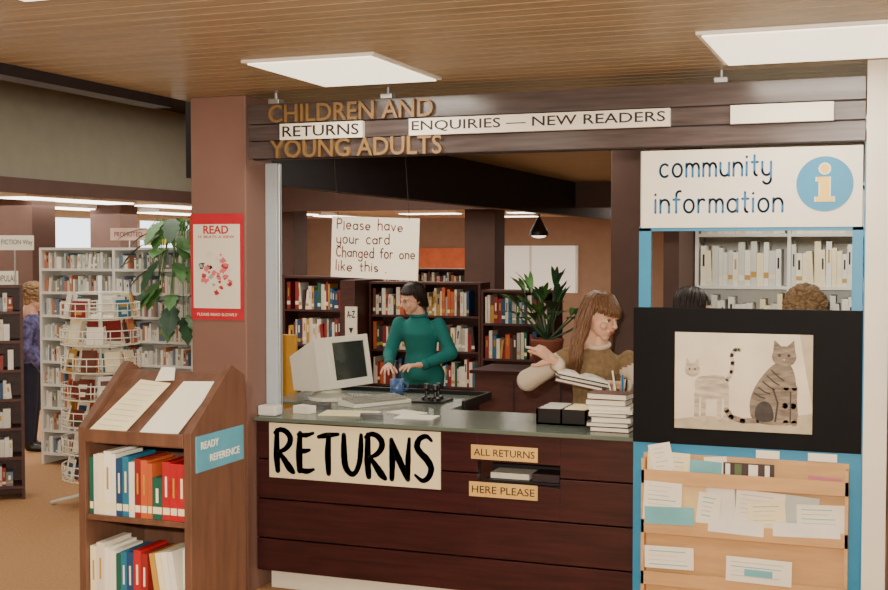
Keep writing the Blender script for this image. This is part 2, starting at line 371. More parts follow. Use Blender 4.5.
# right cat: large, sitting
blob(smooth([(-.60,1.04),(-.615,1.12),(-.59,1.20),(-.545,1.265),(-.50,1.31),(-.44,1.31),(-.415,1.25),(-.41,1.15),(-.40,1.04),(-.50,1.03)]),tabby,5.4540)
ell(-.465,1.335,.052,.046,tabby,5.4537)
for q in (-1,1): blob([(-.465+q*.048,1.345),(-.465+q*.042,1.408),(-.465+q*.010,1.378)],tabby,5.4536); ell(-.465+q*.020,1.34,.007,.007,sil,5.4532)
blob([(-.472,1.325),(-.458,1.325),(-.465,1.315)],pink,5.4532)
rib([(-.57,1.05),(-.64,1.045),(-.69,1.06),(-.71,1.09)],.012,tabby,5.4536)
for x in (-.455,-.42): rib([(x,1.20),(x-.004,1.12),(x,1.045)],.013,tabby,5.4534)
rib([(-.50,1.05),(-.49,1.13),(-.51,1.19)],.004,sil,5.4533); rib([(-.437,1.05),(-.436,1.18)],.003,sil,5.4532)
blob(smooth([(-.585,1.045),(-.59,1.10),(-.56,1.14),(-.52,1.13),(-.505,1.08),(-.51,1.045)]),sil,5.45335)
for i in range(5): rib([(-.59+i*.018,1.17+i*.026),(-.565+i*.02,1.155+i*.022),(-.545+i*.02,1.15+i*.02)],.003,sil,5.4533)
b.build('cat_picture',s)
b=B(); b.box(-1.13,-.142,5.47,5.51,.12,.925,blue); b.box(-1.08,-.19,5.462,5.47,.16,.88,ply)
for z in (.76,.535,.30):
    b.box(-1.08,-.19,5.415,5.462,z-.012,z,ply); b.box(-1.08,-.19,5.405,5.417,z-.012,z+.05,ply)
b.box(-1.08,-1.065,5.405,5.462,.2,.86,ply); b.box(-.205,-.19,5.405,5.462,.2,.86,ply)
b.box(-1.1,-1.05,5.45,5.57,0,.12,blackp); b.box(-.22,-.17,5.45,5.57,0,.12,blackp)
b.build('leaflet_rack',s,bevel=.001)
b=B(); leaf=mat('leaflet_teal',(110,180,190),.5); pk=mat('leaflet_pink',(200,110,130),.5); tanl=mat('leaflet_tan',(226,196,140),.6)
LF=[(-1.06,-.87,.77,.89,cream,5.44,2),(-1.03,-.93,.80,.93,white,5.435,-12),(-.87,-.73,.77,.86,leaf,5.44,3),(-.80,-.70,.80,.88,white,5.445,-5),(-.72,-.50,.77,.86,pal[6],5.44,0),(-.71,-.69,.78,.855,white,5.437,0),(-.67,-.64,.78,.855,pal[11],5.437,0),(-.61,-.57,.78,.855,white,5.437,0),(-.54,-.52,.78,.855,white,5.437,0),(-.58,-.48,.885,.92,white,5.45,0),(-.36,-.24,.885,.92,white,5.45,0),(-.36,-.22,.77,.82,pk,5.44,3),
  (-1.07,-.90,.585,.76,white,5.40,2),(-1.06,-.84,.57,.65,leaf,5.398,-2),(-.90,-.78,.56,.75,tanl,5.43,-4),(-.84,-.74,.56,.72,white,5.425,6),(-.80,-.66,.55,.77,pale[3],5.44,-3),(-.67,-.46,.55,.74,white,5.435,3),(-.60,-.44,.55,.70,cream,5.425,-5),(-.47,-.32,.56,.73,pale[2],5.44,4),(-.40,-.20,.56,.70,white,5.43,-2),(-.78,-.54,.55,.61,pale[3],5.402,2),(-.50,-.22,.56,.62,pale[3],5.402,-2),
  (-1.06,-.84,.37,.47,white,5.40,-1),(-.70,-.42,.34,.45,white,5.40,1),(-.62,-.50,.37,.40,leaf,5.397,1)]
random.seed(8)
for (x0,x1,z0,z1,m,yy,rot) in LF:
    cx,cz=(x0+x1)/2,z0
    Tq=Matrix.Translation((cx,0,cz))@Matrix.Rotation(math.radians(rot),4,'Y')@Matrix.Translation((-cx,0,-cz))
    b.box(x0,x1,yy-.002,yy,z0,z1,m,Tq)
    if m in (white,cream) and z1-z0>.09:
        for j in range(5):
            zq=z1-.02-j*.020
            if zq<z0+.01: break
            b.box(x0+.02,x1-.02-R()*(x1-x0)*.3,yy-.0026,yy-.002,zq-.004,zq,random.choice([leaf,pale[2],leaf if j==0 else pale[2],pale[1]]),Tq)
b.build('leaflets',s)
b=B(); b.box(-.136,-.04,5.44,5.52,0,2.6,white); b.box(-.142,-.136,5.455,5.5,.1,2.26,blue); b.build('white_post',bevel=.002)

# ---------------- books helper
def bookrow(b,x0,x1,yf,z,depth,h0,h1,t0,t1,palette,label=.5,gap=.04,T=None,lean=True):
    x=x0
    while x<x1-t1:
        if R()<gap: x+=random.uniform(.02,.07); continue
        w=random.uniform(t0,t1); h=random.uniform(h0,h1); d=depth*random.uniform(.8,1)
        m=random.choice(palette); dy=random.uniform(0,.012)
        L=T or Matrix()
        if lean and R()<.12: L=L@Matrix.Translation((x,0,z))@Matrix.Rotation(random.uniform(-.12,.12),4,'Y')@Matrix.Translation((-x,0,-z))
        b.box(x,x+w-.0015,yf+dy,yf+dy+d,z,z+h,m,L)
        if R()<label:
            q=random.choice([white,cream,white,pal[5]]); zz=z+h*random.uniform(.1,.2)
            b.box(x+.001,x+w-.0025,yf+dy-.0008,yf+dy,zz,zz+h*.13,q,L)
        if w>.02 and R()<.6:
            q=random.choice([white,pal[5],ink]); zz=z+h*random.uniform(.45,.55)
            b.box(x+w*.3,x+w*.65,yf+dy-.0008,yf+dy,zz,zz+h*.3,q,L)
        x+=w

# ---------------- ready reference bookcase
s=empty('ready_reference_bookcase')
X0,X1,Y0,Y1=-2.815,-2.335,3.67,4.05
b=B()
side=[(Y0,0),(Y0,1.15),(3.95,1.372),(Y1,1.325),(Y1,0)]
for x in (X0,X1-.03): b.prism([(x,yy,z) for yy,z in side],(.03,0,0),casewood)
xi,xj=X0+.03,X1-.03
for z in (.08,.48,.81): b.box(xi,xj,Y0+.005,Y1-.01,z,z+.02,casewood)
b.box(xi,xj,Y1-.015,Y1,.05,1.3,casewood)
b.box(xi,xj,Y0+.005,Y1-.01,1.095,1.115,casewood)
b.prism([(xi,Y0+.01,1.125),(xi,3.95,1.34),(xi,3.95,1.325),(xi,Y0+.01,1.11)],(xj-xi,0,0),casewood)
b.prism([(xi,3.95,1.34),(xi,Y1,1.30),(xi,Y1,1.285),(xi,3.95,1.325)],(xj-xi,0,0),casewood)
b.box(xi,xj,Y0-.004,Y0+.012,1.10,1.145,casewood)
b.build('case',s,bevel=.002)
b=B(); n=Vector((0,-.2,.28)).normalized()
def slope(x,t): return Vector((x,3.68+t*.27,1.1335+t*.2074))+n*.003
def sheet(pts,m,k=0): b.prism([slope(*p)+n*k for p in pts],tuple(n*.002),m)
sheet([(-2.775,.03),(-2.62,.0),(-2.56,.78),(-2.70,.82)],cream); sheet([(-2.56,.02),(-2.40,.04),(-2.365,.84),(-2.51,.82)],white); 
sheet([(-2.63,.80),(-2.55,.82),(-2.58,1.02),(-2.64,1.02)],white,.004)
random.seed(6)
for j in range(9): sheet([(-2.75+j*.007,.1+j*.08),(-2.63+j*.006-R()*.03,.08+j*.08),(-2.63+j*.006-R()*.01,.09+j*.08),(-2.75+j*.007,.11+j*.08)],pale[1],.003)
b.build('display_sheets',s)
b=B(); random.seed(11)
bright=[pal[0],pal[0],pal[10],pal[2],pal[1],pal[9],white,pal[4],pal[5],redb]
def row(seq,x,z,yf):
    for w,h,m in seq:
        w*=.94
        b.box(x,x+w-.001,yf,yf+.17,z,z+h,m)
        b.box(x+.002,x+w-.003,yf-.0007,yf,z+.02,z+.045,cream)
        if w>.025: b.box(x+w*.35,x+w*.6,yf-.0007,yf,z+h*.4,z+h*.75,random.choice([white,cream,pal[5]]))
        x+=w
row([(.02,.21,pal[2]),(.018,.22,pal[4]),(.03,.225,cream),(.035,.235,white),(.02,.225,white),(.03,.21,pal[1]),(.03,.22,pal[9]),(.026,.20,pal[4]),(.028,.215,pal[0]),(.03,.21,pal[10]),(.022,.20,pal[10]),(.045,.15,pal[2]),(.035,.21,redb),(.032,.205,redb),(.04,.205,redb)],xi+.003,.83,Y0+.02)
row([(.03,.21,cream),(.035,.225,pal[3]),(.025,.21,white),(.03,.20,white),(.022,.19,pal[2]),(.028,.20,pal[9]),(.03,.20,pal[1]),(.035,.21,redb),(.03,.20,pal[0])],xi+.003,.50,Y0+.02)
Tl=Matrix.Translation((-2.46,0,.5))@Matrix.Rotation(math.radians(-9),4,'Y')@Matrix.Translation((2.46,0,-.5))
for i,m in enumerate([pal[5],cream,white,pal[4]]): b.box(-2.495+i*.025,-2.472+i*.025,Y0+.02,Y0+.19,.505,.71,m,Tl)
b.box(-2.385,-2.367,Y0+.02,Y0+.19,.5,.73,pal[4])
row([(.04,.24,random.choice(bright)) for i in range(10)],xi+.005,.10,Y0+.02)
b.build('reference_books',s)
b=B(); b.box(-2.335,-2.331,3.70,4.03,1.005,1.135,mat('label_blue',(86,162,192),.5))
b.build('ready_reference_label',s)
Ts=Matrix.Translation((-2.3305,3.70,0))@Matrix.Rotation(math.pi/2,4,'Z')
text('READY',.03,.15,1.085,1.112,0,white,s,'ready',T=Ts,off=.01); text('REFERENCE',.09,.30,1.033,1.06,0,white,s,'reference',T=Ts,off=.01)

# ---------------- back shelving
def shelving(name,x0,x1,yf,d,z1,ns,m,h,th,palette,base=.08,gap=.03,tilt=0,mid=None,labels=.5):
    s=empty(name); b=B(); k=B(); t=.022
    b.box(x0,x0+t,yf,yf+d,0,z1,m); b.box(x1-t,x1,yf,yf+d,0,z1,m)
    b.box(x0+t,x1-t,yf+d-.01,yf+d,0,z1,m)
    mids=mid or []
    for q in mids: b.box(q-.012,q+.012,yf,yf+d-.01,0,z1-.02,m)
    p=(z1-base)/ns
    for i in range(ns+1):
        zt=min(base+i*p,z1-.02)
        b.box(x0+t,x1-t,yf+.002,yf+d-.01,zt-.001,zt+.02,m)
        if i==ns: continue
        xs=[x0+t]+mids+[x1-t]
        for a,c in zip(xs[:-1],xs[1:]):
            bookrow(k,a+.015,c-.015,yf+.012,zt+.0205,d*.7,p*h[0],p*h[1],th[0],th[1],palette,labels,gap)
    b.build('case',s); k.build('books',s); return s
random.seed(5)
warm=[pal[i] for i in (0,0,1,2,3,3,4,4,4,5,6,7,8,8,10,9)]
shelving('library_bookcase',-6.0,-5.22,11.2,.3,1.53,4,darkwood,(.5,.8),(.018,.045),warm)
shelving('library_bookcase',-5.02,-3.83,11.2,.3,1.48,4,darkwood,(.5,.8),(.018,.045),warm,mid=[-4.42])
shelving('library_bookcase',-3.72,-3.0,10.9,.3,1.42,4,darkwood,(.5,.8),(.018,.045),warm)
shelving('library_bookcase',-7.4,-6.3,11.5,.3,1.53,4,darkwood,(.5,.8),(.018,.045),warm)
shelving('library_bookcase',-7.2,-5.4,15.2,.3,1.55,5,darkwood,(.5,.8),(.018,.045),warm)
shelving('office_bookshelf',-1.33,-.1,8.5,.3,2.25,6,whitemetal,(.6,.86),(.03,.045),[white,cream,pale[0],pale[1],pale[3],pale[3]],base=.1,mid=[-.70],labels=.6,gap=.01)
shelving('cassette_shelving',-6.74,-5.25,8.3,.28,1.82,9,whitemetal,(.45,.72),(.014,.03),pale,mid=[-6.0],gap=.02,labels=.15)
RM=Matrix.Translation((-6.16,6.85,0))@Matrix.Rotation(math.radians(40),4,'Z')
s=shelving('cassette_rack',-.35,.35,0,.25,1.55,7,darkwood,(.45,.75),(.02,.06),pale+[pal[1],pal[0],pal[3],pal[4]],labels=.3); s.matrix_world=RM
shelving('library_bookcase',-11.2,-8.3,13.5,.3,1.7,5,whitemetal,(.5,.8),(.02,.045),warm)
b=B(); b.box(-5.2,-5.04,10.9,11.6,0,1.5,darkwood); b.build('bookcase_end_panel')
s=empty('shelf_end_sign'); b=B(); b.box(-5.14,-5.01,10.885,10.899,.93,1.24,white); b.build('card',s); text('A-Z',-5.12,-5.03,1.13,1.2,10.884,ink,s,off=.02); b=B(); b.prism([(-5.10,10.884,1.03),(-5.05,10.884,1.03),(-5.075,10.884,.97)],(0,-.001,0),ink); b.build('arrow',s)
s=empty('fiction_sign'); b=B(RM); b.box(-.25,.43,-.01,0,1.80,1.905,white); b.cyl((-.2,.006,1.552),(-.2,.006,1.9),.006,.006,steel); b.cyl((.3,.006,1.552),(.3,.006,1.9),.006,.006,steel); b.build('card',s); text('FICTION Way',.21,.42,1.83,1.875,-.0115,ink,s,T=RM,off=.0)
s=empty('popular_sign'); b=B(RM); b.box(-.1,.32,.02,.03,1.552,1.65,white); b.build('card',s); text('POPULAR',.16,.31,1.575,1.62,.0185,ink,s,T=RM,off=.0)
s=empty('shelf_top_sign'); b=B(); b.box(-6.1,-5.75,8.4,8.41,1.88,1.98,mat('sign_pink',(226,190,176),.6)); b.cyl((-5.92,8.41,1.82),(-5.92,8.41,1.9),.006,.006,steel); b.build('card',s); text('PROMOTED',-6.06,-5.79,1.91,1.95,8.398,inkred,s)
s=empty('yellow_shelf_sign'); b=B(); b.box(-5.80,-5.58,8.45,8.46,1.84,1.97,mat('sign_yellow',(226,200,96),.6)); b.cyl((-5.69,8.47,1.82),(-5.69,8.47,1.95),.006,.006,steel); b.build('card',s)

# ---------------- wire spinner rack
def spinner(name,cx,cy,zt,r,seed):
    random.seed(seed); s=empty(name); b=B(); k=B()
    b.cyl((cx,cy,.05),(cx,cy,zt),.014,.014,whitemetal)
    for a in range(4):
        q=a*math.pi/2+.4; b.tube([(cx,cy,.10),(cx+.15*math.cos(q),cy+.15*math.sin(q),.07),(cx+.36*math.cos(q),cy+.36*math.sin(q),.015)],.014,whitemetal,6)
    nt=7; n=9
    cols=[white,white,white,white,cream,pale[3],pale[0],pal[4],pal[10],pal[5],pal[0],pal[9],pal[7]]
    for t in range(nt):
        z=.20+t*(zt-.30)/nt; rr=r
        ring=lambda R_,zz:b.tube([(cx+R_*math.cos(2*math.pi*i/24),cy+R_*math.sin(2*math.pi*i/24),zz) for i in range(25)],.0045,white,5)
        ring(rr,z); ring(rr,z+.05); ring(rr,z+.1); ring(rr*.55,z); ring(rr*.6,z+.17)
        for a in range(n):
            q=2*math.pi*a/n+t*.2
            for dq in (-.3,0,.3):
                b.tube([(cx,cy,z),(cx+rr*math.cos(q+dq),cy+rr*math.sin(q+dq),z),(cx+rr*math.cos(q+dq),cy+rr*math.sin(q+dq),z+.10)],.0035,white,4)
            M=Matrix.Translation((cx,cy,0))@Matrix.Rotation(q,4,'Z')
            for j in range(2):
                if R()<.15: continue
                h=.11+R()*.07; w=random.uniform(.045,.062); Tt=M@Matrix.Translation((r*.72+j*.04,0,z+.005))@Matrix.Rotation(-.2,4,'Y'); m=random.choice(cols)
                k.box(0,.012,-w,w,0,h,m,Tt); k.box(.012,.0125,-w*.7,w*.7,h*.58,h*.8,random.choice(cols+[pal[1],ink]),Tt); k.box(.012,.0125,-w*.5,w*.5,h*.15,h*.4,random.choice(cols+[pal[2],pal[1]]),Tt)
    b.build('wire_frame',s,smooth=True); k.build('paperbacks',s); return s
spinner('wire_spinner_rack',-5.26,7.12,1.62,.27,2)

# ---------------- plants
def leafmesh(b,base,dirv,length,width,m,droop=.6,split=False):
    d=Vector(dirv).normalized(); side=d.cross(Vector((0,0,1)))
    if side.length<.01: side=Vector((1,0,0))
    side.normalize(); L=[];Rr=[];C=[]
    n=8; p=Vector(base); dd=d.copy()
    for i in range(n+1):
        t=i/n
        w=width*.5*math.sin(math.pi*min(1,t*.96+.04))**.7*(1-.25*t)
        if split and i%2: w*=.72
        C.append(p.copy()); L.append(p+side*w+Vector((0,0,.12*w))); Rr.append(p-side*w+Vector((0,0,.12*w)))
        dd=(dd+Vector((0,0,-droop/n))).normalized(); p=p+dd*(length/n)
    vs=L+C+Rr; k=n+1; fs=[]
    for i in range(n): fs+=[(i,i+1,k+i+1,k+i),(k+i,k+i+1,2*k+i+1,2*k+i)]
    b.add(vs,fs,m)
leafg=mat('leaf_green',(76,122,60),.4,var=.3,scale=12); leafd=mat('leaf_dark',(40,74,46),.45,var=.3,scale=12); terr=mat('pot_terracotta',(130,70,52),.7); potw=mat('pot_white',(210,205,190),.5)
random.seed(21)
s=empty('potted_philodendron'); b=B(); c=Vector((-5.40,8.42,1.822))
b.lathe(c,[(.07,0),(.095,.10),(.10,.13),(.085,.13),(.08,.11),(.01,.11)],potw); b.build('pot',s,smooth=True)
b=B()
for i in range(32):
    a=random.uniform(0,2*math.pi) if i<6 else random.uniform(-2.6,-.5)
    top=c+Vector((0,0,.12)); r1=random.uniform(.12,.32); dz=random.uniform(-.8,.12)
    mid=top+Vector((math.cos(a)*r1*.7,math.sin(a)*max(r1,.22)*.8,.10)); end=top+Vector((math.cos(a)*r1,math.sin(a)*.30 if math.sin(a)<0 else .1,dz if math.sin(a)<0 else .12))
    if math.sin(a)<0: end.y=min(end.y,8.24)
    b.tube([top,mid,end],[.006,.005,.003],leafg,5)
    leafmesh(b,end,(math.cos(a),math.sin(a)*.6,random.uniform(-.7,.3)),random.uniform(.22,.32),random.uniform(.13,.19),random.choice([leafg,leafg,leafd]),.9,True)
b.build('foliage',s)
s=empty('potted_palm'); c=Vector((-2.42,8.6,.927)); b=B(); b.lathe(c,[(.09,0),(.12,.2),(.125,.22),(.105,.22),(.10,.2),(.01,.2)],terr); b.build('pot',s,smooth=True)
b=B()
for i in range(22):
    a=i*2.4; el=random.uniform(.4,1.35); st=c+Vector((0,0,.2)); d=Vector((math.cos(a)*math.cos(el),math.sin(a)*math.cos(el),math.sin(el)))
    e=st+d*random.uniform(.2,.42); b.tube([st,e],[.006,.004],leafd,5)
    for j in range(5):
        q=(j-2)*.42; dd=(Matrix.Rotation(q,3,'Z')@d); leafmesh(b,e,dd,random.uniform(.14,.22),.045,random.choice([leafg,leafd,leafd]),.9)
b.build('foliage',s)
b=B(); b.box(-2.9,-1.85,8.35,8.83,0,.90,darkwood); b.box(-2.93,-1.82,8.32,8.84,.90,.925,counterwood)
for x in (-2.6,-2.25): b.box(x-.004,x+.004,8.34,8.35,.05,.85,beamdark)
b.build('low_cabinet',bevel=.003)

# ---------------- computer
s=empty('computer_monitor'); M=Matrix.Translation((-3.11,6.38,.926))@Matrix.Rotation(math.radians(77),4,'Z')
pc=mat('computer_plastic',(230,228,216),.45,var=.02); scr=mat('crt_glass',(46,56,54),.08,spec=.9)
b=B(M@Matrix.Translation((0,0,.03))@Matrix.Rotation(math.radians(-9),4,'X'))
def rr(x0,x1,z0,z1,y): return [Vector((x0,y,z0)),Vector((x1,y,z0)),Vector((x1,y,z1)),Vector((x0,y,z1))]
b.rings([rr(-.185,.185,.03,.325,-.17),rr(-.185,.185,.03,.325,-.08),rr(-.165,.165,.03,.31,-.02),rr(-.11,.11,.05,.25,.18)],pc)
b.box(-.185,.185,-.185,-.17,.03,.075,pc); b.box(-.185,.185,-.185,-.17,.29,.325,pc); b.box(-.185,-.15,-.185,-.17,.075,.29,pc); b.box(.15,.185,-.185,-.17,.075,.29,pc)
b.box(-.15,.15,-.176,-.17,.075,.29,scr)
b.M=M
b.lathe((0,0,0),[(.13,0),(.13,.02),(.07,.045),(.06,.07)],pc)
b.build('monitor_body',s,bevel=.006)
b=B(Matrix.Translation((-2.78,6.28,.926))@Matrix.Rotation(math.radians(60),4,'Z')); b.prism([(-.2,-.08,0),(-.2,.08,0),(-.2,.08,.035),(-.2,-.08,.018)],(.4,0,0),pc)
for i in range(4):
    for j in range(13): b.box(-.185+j*.0285,-.16+j*.0285,-.07+i*.035,-.042+i*.035,.022+i*.004,.032+i*.004,pale[4])
b.build('keyboard',bevel=.001)
b=B(); c=(-2.85,6.77,.926); mug=mat('mug_blue',(70,100,150),.3,var=.5,scale=60); b.lathe(c,[(.038,0),(.042,.005),(.042,.09),(.038,.09),(.036,.01),(.005,.01)],mug)
b.tube([(c[0]+.04,c[1],c[2]+.07),(c[0]+.07,c[1],c[2]+.065),(c[0]+.07,c[1],c[2]+.03),(c[0]+.04,c[1],c[2]+.02)],.006,mug,6); b.build('coffee_mug',smooth=True)
b=B()
for i,(x,y) in enumerate([(-2.55,6.5),(-2.48,6.46),(-2.50,6.56)]):
    b.lathe((x,y,.926),[(.03,0),(.03,.025),(.012,.035),(.010,.06),(.018,.075),(.016,.1),(.004,.105)],blackp,12)
b.box(-2.61,-2.43,6.41,6.62,.926,.935,blackp); b.build('rubber_stamps')
b=B(); random.seed(4)
for (x,y,w,d,a,m,h) in [(-2.46,5.98,.18,.13,-.4,white,.006),(-2.74,5.86,.3,.2,.2,cream,.004),(-3.0,5.98,.16,.10,.4,blackp,.03),(-2.35,5.85,.21,.15,.1,white,.004),(-2.55,5.72,.12,.08,.4,blackp,.025),(-2.98,5.80,.1,.07,-.2,white,.04)]:
    b.box(-w/2,w/2,-d/2,d/2,.926,.926+h,m,Matrix.Translation((x,y,0))@Matrix.Rotation(a,4,'Z'))
b.build('desk_papers')
b=B(); b.box(-1.70,-1.44,5.84,6.10,.926,.935,blackp)
for a in ((-1.70,-1.69,5.84,6.1),(-1.45,-1.44,5.84,6.1),(-1.70,-1.44,5.84,5.85),(-1.70,-1.44,6.09,6.1),(-1.575,-1.565,5.84,6.1)): b.box(*a,.926,1.005,blackp)
for i in range(22):
    b.box(-1.688,-1.58,5.856+i*.0105,5.86+i*.0105,.936,1.004+R()*.006,pale[1]); b.box(-1.56,-1.452,5.856+i*.0105,5.86+i*.0105,.936,1.004+R()*.006,cream)
b.build('card_tray')
b=B(); z=.926; random.seed(9)
for i in range(8):
    h=random.uniform(.016,.03); a=random.uniform(-.12,.12); w=random.uniform(.19,.22); d=.15
    T=Matrix.Translation((-1.30+random.uniform(-.012,.012),5.77,z))@Matrix.Rotation(a,4,'Z'); cm=random.choice([pal[7],pal[3],white,pal[8],pal[6]])
    b.box(-w/2,w/2,-d/2,d/2,0,.0025,cm,T); b.box(-w/2,w/2,-d/2,d/2,h-.0025,h,cm,T); b.box(-w/2+.004,w/2-.004,-d/2+.004,d/2,.0025,h-.0025,white,T); b.box(-w/2,w/2,d/2-.003,d/2,0,h,cm,T)
    z+=h+.0005
b.build('stack_of_books')
b=B(); b.lathe((-1.30,6.0,.926),[(.04,0),(.045,.1),(.04,.1),(.038,.01),(.005,.01)],blackp)
for i,(dx,dy,m) in enumerate([(-.03,.0,white),(-.05,-.01,white),(.02,.0,blackp),(.0,.02,inkblue),(-.04,.02,white)]):
    b.tube([(-1.30+dx*.3,6.0+dy*.3,.945),(-1.30+dx*1.3,6.0+dy,1.11+.02*i)],.005,m,6)
b.build('pen_holder')
s=empty('ceiling_spotlight'); b=B(); c=Vector((-4.25,14.7,0)); b.cyl((c.x,c.y,2.2),(c.x,c.y,2.42),.01,.01,blackp); b.lathe((c.x,c.y,1.98),[(.12,0),(.12,.05),(.07,.13),(.035,.2),(.02,.23)],blackp); b.ball((c.x,c.y,1.99),(.10,.10,.04),lightm); b.build('lamp',s)
b=B(); b.box(-3.76,-3.66,7.0,7.03,.5,1.25,mat('yellow_board',(206,150,50),.5)); b.box(-3.76,-3.73,7.0,7.03,0,.5,blackp); b.box(-3.69,-3.66,7.0,7.03,0,.5,blackp); b.box(-3.78,-3.64,6.93,7.1,0,.02,blackp); b.build('yellow_display_board',bevel=.004)

# ---------------- people
def evalmesh(b,vox,it,name):
    o=b.build('tmp_'+name); 
    md=o.modifiers.new('r','REMESH'); md.mode='VOXEL'; md.voxel_size=vox; md.use_smooth_shade=True
    if it:
        sm=o.modifiers.new('s','SMOOTH'); sm.factor=.5; sm.iterations=it
    bpy.context.view_layer.update()
    me=bpy.data.meshes.new_from_object(o.evaluated_get(bpy.context.evaluated_depsgraph_get()))
    bpy.data.objects.remove(o); me.name=name
    for p in me.polygons: p.use_smooth=True
    return me
def segd(p,a,c):
    ab=c-a; t=max(0,min(1,(p-a).dot(ab)/max(ab.length_squared,1e-9))); return (p-(a+ab*t)).length,t
lip=mat('lips',(186,96,92),.45); eyew=mat('eye_white',(230,224,214),.3); iris=mat('iris',(60,44,34),.2)
def head(par,M,hairmat,style,seed=1,skinm=skin):
    random.seed(seed); b=B(M)
    b.ball((0,.012,.025),(.074,.092,.09),skinm,n=22,k=14); b.ball((0,-.02,-.035),(.060,.066,.062),skinm,n=20,k=12)
    b.ball((0,-.052,-.087),(.026,.028,.020),skinm); b.ball((0,-.038,-.06),(.046,.045,.035),skinm)
    for q in(-1,1):
        b.ball((q*.036,-.062,-.028),(.022,.020,.020),skinm); b.ball((q*.073,.012,-.005),(.009,.019,.030),skinm)
        b.caps((q*.016,-.083,.022),(q*.048,-.070,.022),.008,.007,skinm)
        b.ball((q*.009,-.099,-.026),(.008,.008,.006),skinm)
    b.caps((0,-.084,.014),(0,-.110,-.019),.007,.0105,skinm)
    b.ball((0,-.083,-.052),(.023,.012,.011),skinm); 
    b.caps((0,.025,-.05),(0,.035,-.15),.050,.052,skinm)
    me=evalmesh(b,.0045,2,'head'); link('head',me,par)
    f=B(M)
    f.ball((0,-.0935,-.049),(.021,.006,.0045),lip); f.ball((0,-.0925,-.056),(.017,.006,.005),lip)
    for q in(-1,1):
        f.ball((q*.031,-.0735,.002),(.0125,.0105,.0085),eyew); f.ball((q*.031,-.0810,.002),(.0056,.0040,.0060),iris)
        f.tube([(q*.017,-.082,.006),(q*.031,-.0862,.0115),(q*.045,-.078,.006)],[.0018,.0028,.0018],hd_,5)
        f.tube([(q*.014,-.091,.024),(q*.032,-.088,.030),(q*.05,-.075,.024)],[.002,.003,.0015],hairmat,5)
    f.build('face_features',par,smooth=True)
    h=B(M)
    h.ball((0,.032,.036),(.084,.092,.094),hairmat,n=24,k=14)
    if style!='long': h.ball((0,.055,-.02),(.074,.060,.072),hairmat,n=20,k=10)
    else: h.ball((0,.06,-.06),(.085,.06,.17),hairmat,n=20,k=12)
    if style=='curly':
        for i in range(260):
            ph=random.uniform(0,2*math.pi); ct=random.uniform(-.5,1); st=math.sqrt(1-ct*ct)
            p=Vector((.094*st*math.cos(ph),.03+.10*st*math.sin(ph),.036+.100*ct))
            if p.y<-.04 and p.z<.06: continue
            r=random.uniform(.012,.02); h.ball(p,(r,r,r*.8),hairmat,n=7,k=5)
            pts=[p+Vector((math.cos(a)*r*1.1,math.sin(a)*r*1.1,a*.003-.008)) for a in [k*.9 for k in range(7)]]; h.tube(pts,.0035,hairmat,4)
    else:
        N=380 if style=='long' else 260
        for i in range(N):
            ph=-math.pi+2*math.pi*(i+.5)/N+random.uniform(-.03,.03); sx,cy=math.sin(ph),math.cos(ph); j=random.uniform(.94,1.07)
            front=abs(ph)>(2.0 if style=='long' else 1.95)
            L=[(sx*.012,.02,.132),(sx*.05*j,.028+cy*.05*j,.120),(sx*.078*j,.03+cy*.082*j,.088)]
            if front and style=='long': L+=[(sx*.090*j,.03+cy*.112*j,.060),(sx*.092*j,.03+cy*.120*j,.030+random.uniform(-.006,.008))]
            elif front: L+=[(sx*.088*j+.01,.03+cy*.104*j,.072+random.uniform(-.006,.008)),(sx*.098*j+.02,.035+cy*.098*j,.055+random.uniform(-.006,.008))]
            elif style=='long':
                e=random.uniform(-.33,-.24); w=random.uniform(-.012,.012)
                L+=[(sx*.093*j,.030+cy*.096*j,.03),(sx*.100*j+w,.028+cy*.094*j,-.05),(sx*.110*j-w,.022+cy*.088*j,-.14),(sx*.112*j+w,.01+cy*.086*j,-.21),(sx*.100*j+w,.0+cy*.082*j,e)]
            else:
                L+=[(sx*.088*j,.03+cy*.098*j,.03),(sx*.082*j,.03+cy*.092*j,-.02 if abs(ph)>1.4 else -.085)]
            n=len(L); h.tube(L,[.004]+[.006]*(n-2)+[.002],hairmat,5)
    h.build('hair',par,smooth=True)
def hand(par,M,side,curls,thumb,name='hand',skinm=skin,spread=.35):
    b=B(M@Matrix.Scale(1.08,4)); xs=[.027,.009,-.009,-.026]; ln=[.066,.074,.068,.054]; ky=[.088,.092,.088,.080]
    for i in range(4):
        x=xs[i]*side; k=Vector((x,ky[i],0)); b.caps((x*.55,.0,0),k,.013,.0105,skinm)
        p=k; a=0; sp=x*2.2
        for j,fr in enumerate((.45,.31,.24)):
            a+=curls[i]*(1,1.1,.7)[j]
            q=p+Vector((sp*spread*fr,math.cos(a)*ln[i]*fr,-math.sin(a)*ln[i]*fr)); b.caps(p,q,(.0092,.0084,.0076)[j],(.0084,.0076,.0066)[j],skinm); p=q
    t0=Vector((side*.016,.018,-.004)); t1=t0+Vector((side*.026,.026,-.010)); t2=t1+Vector((side*.018*thumb,.028,-.012)); t3=t2+Vector((side*.008*thumb,.024,-.008))
    b.caps(t0,t1,.013,.0115,skinm); b.caps(t1,t2,.011,.0095,skinm); b.caps(t2,t3,.0092,.0078,skinm)
    b.caps((0,-.04,0),(0,.02,0),.021,.022,skinm)
    me=evalmesh(b,.0032,2,name); return link(name,me,par)
def frame(pos,ydir,zdir):
    y=Vector(ydir).normalized(); z=Vector(zdir); z=(z-y*z.dot(y)).normalized(); x=y.cross(z)
    m=Matrix((x,y,z)).transposed().to_4x4(); m.translation=Vector(pos); return m
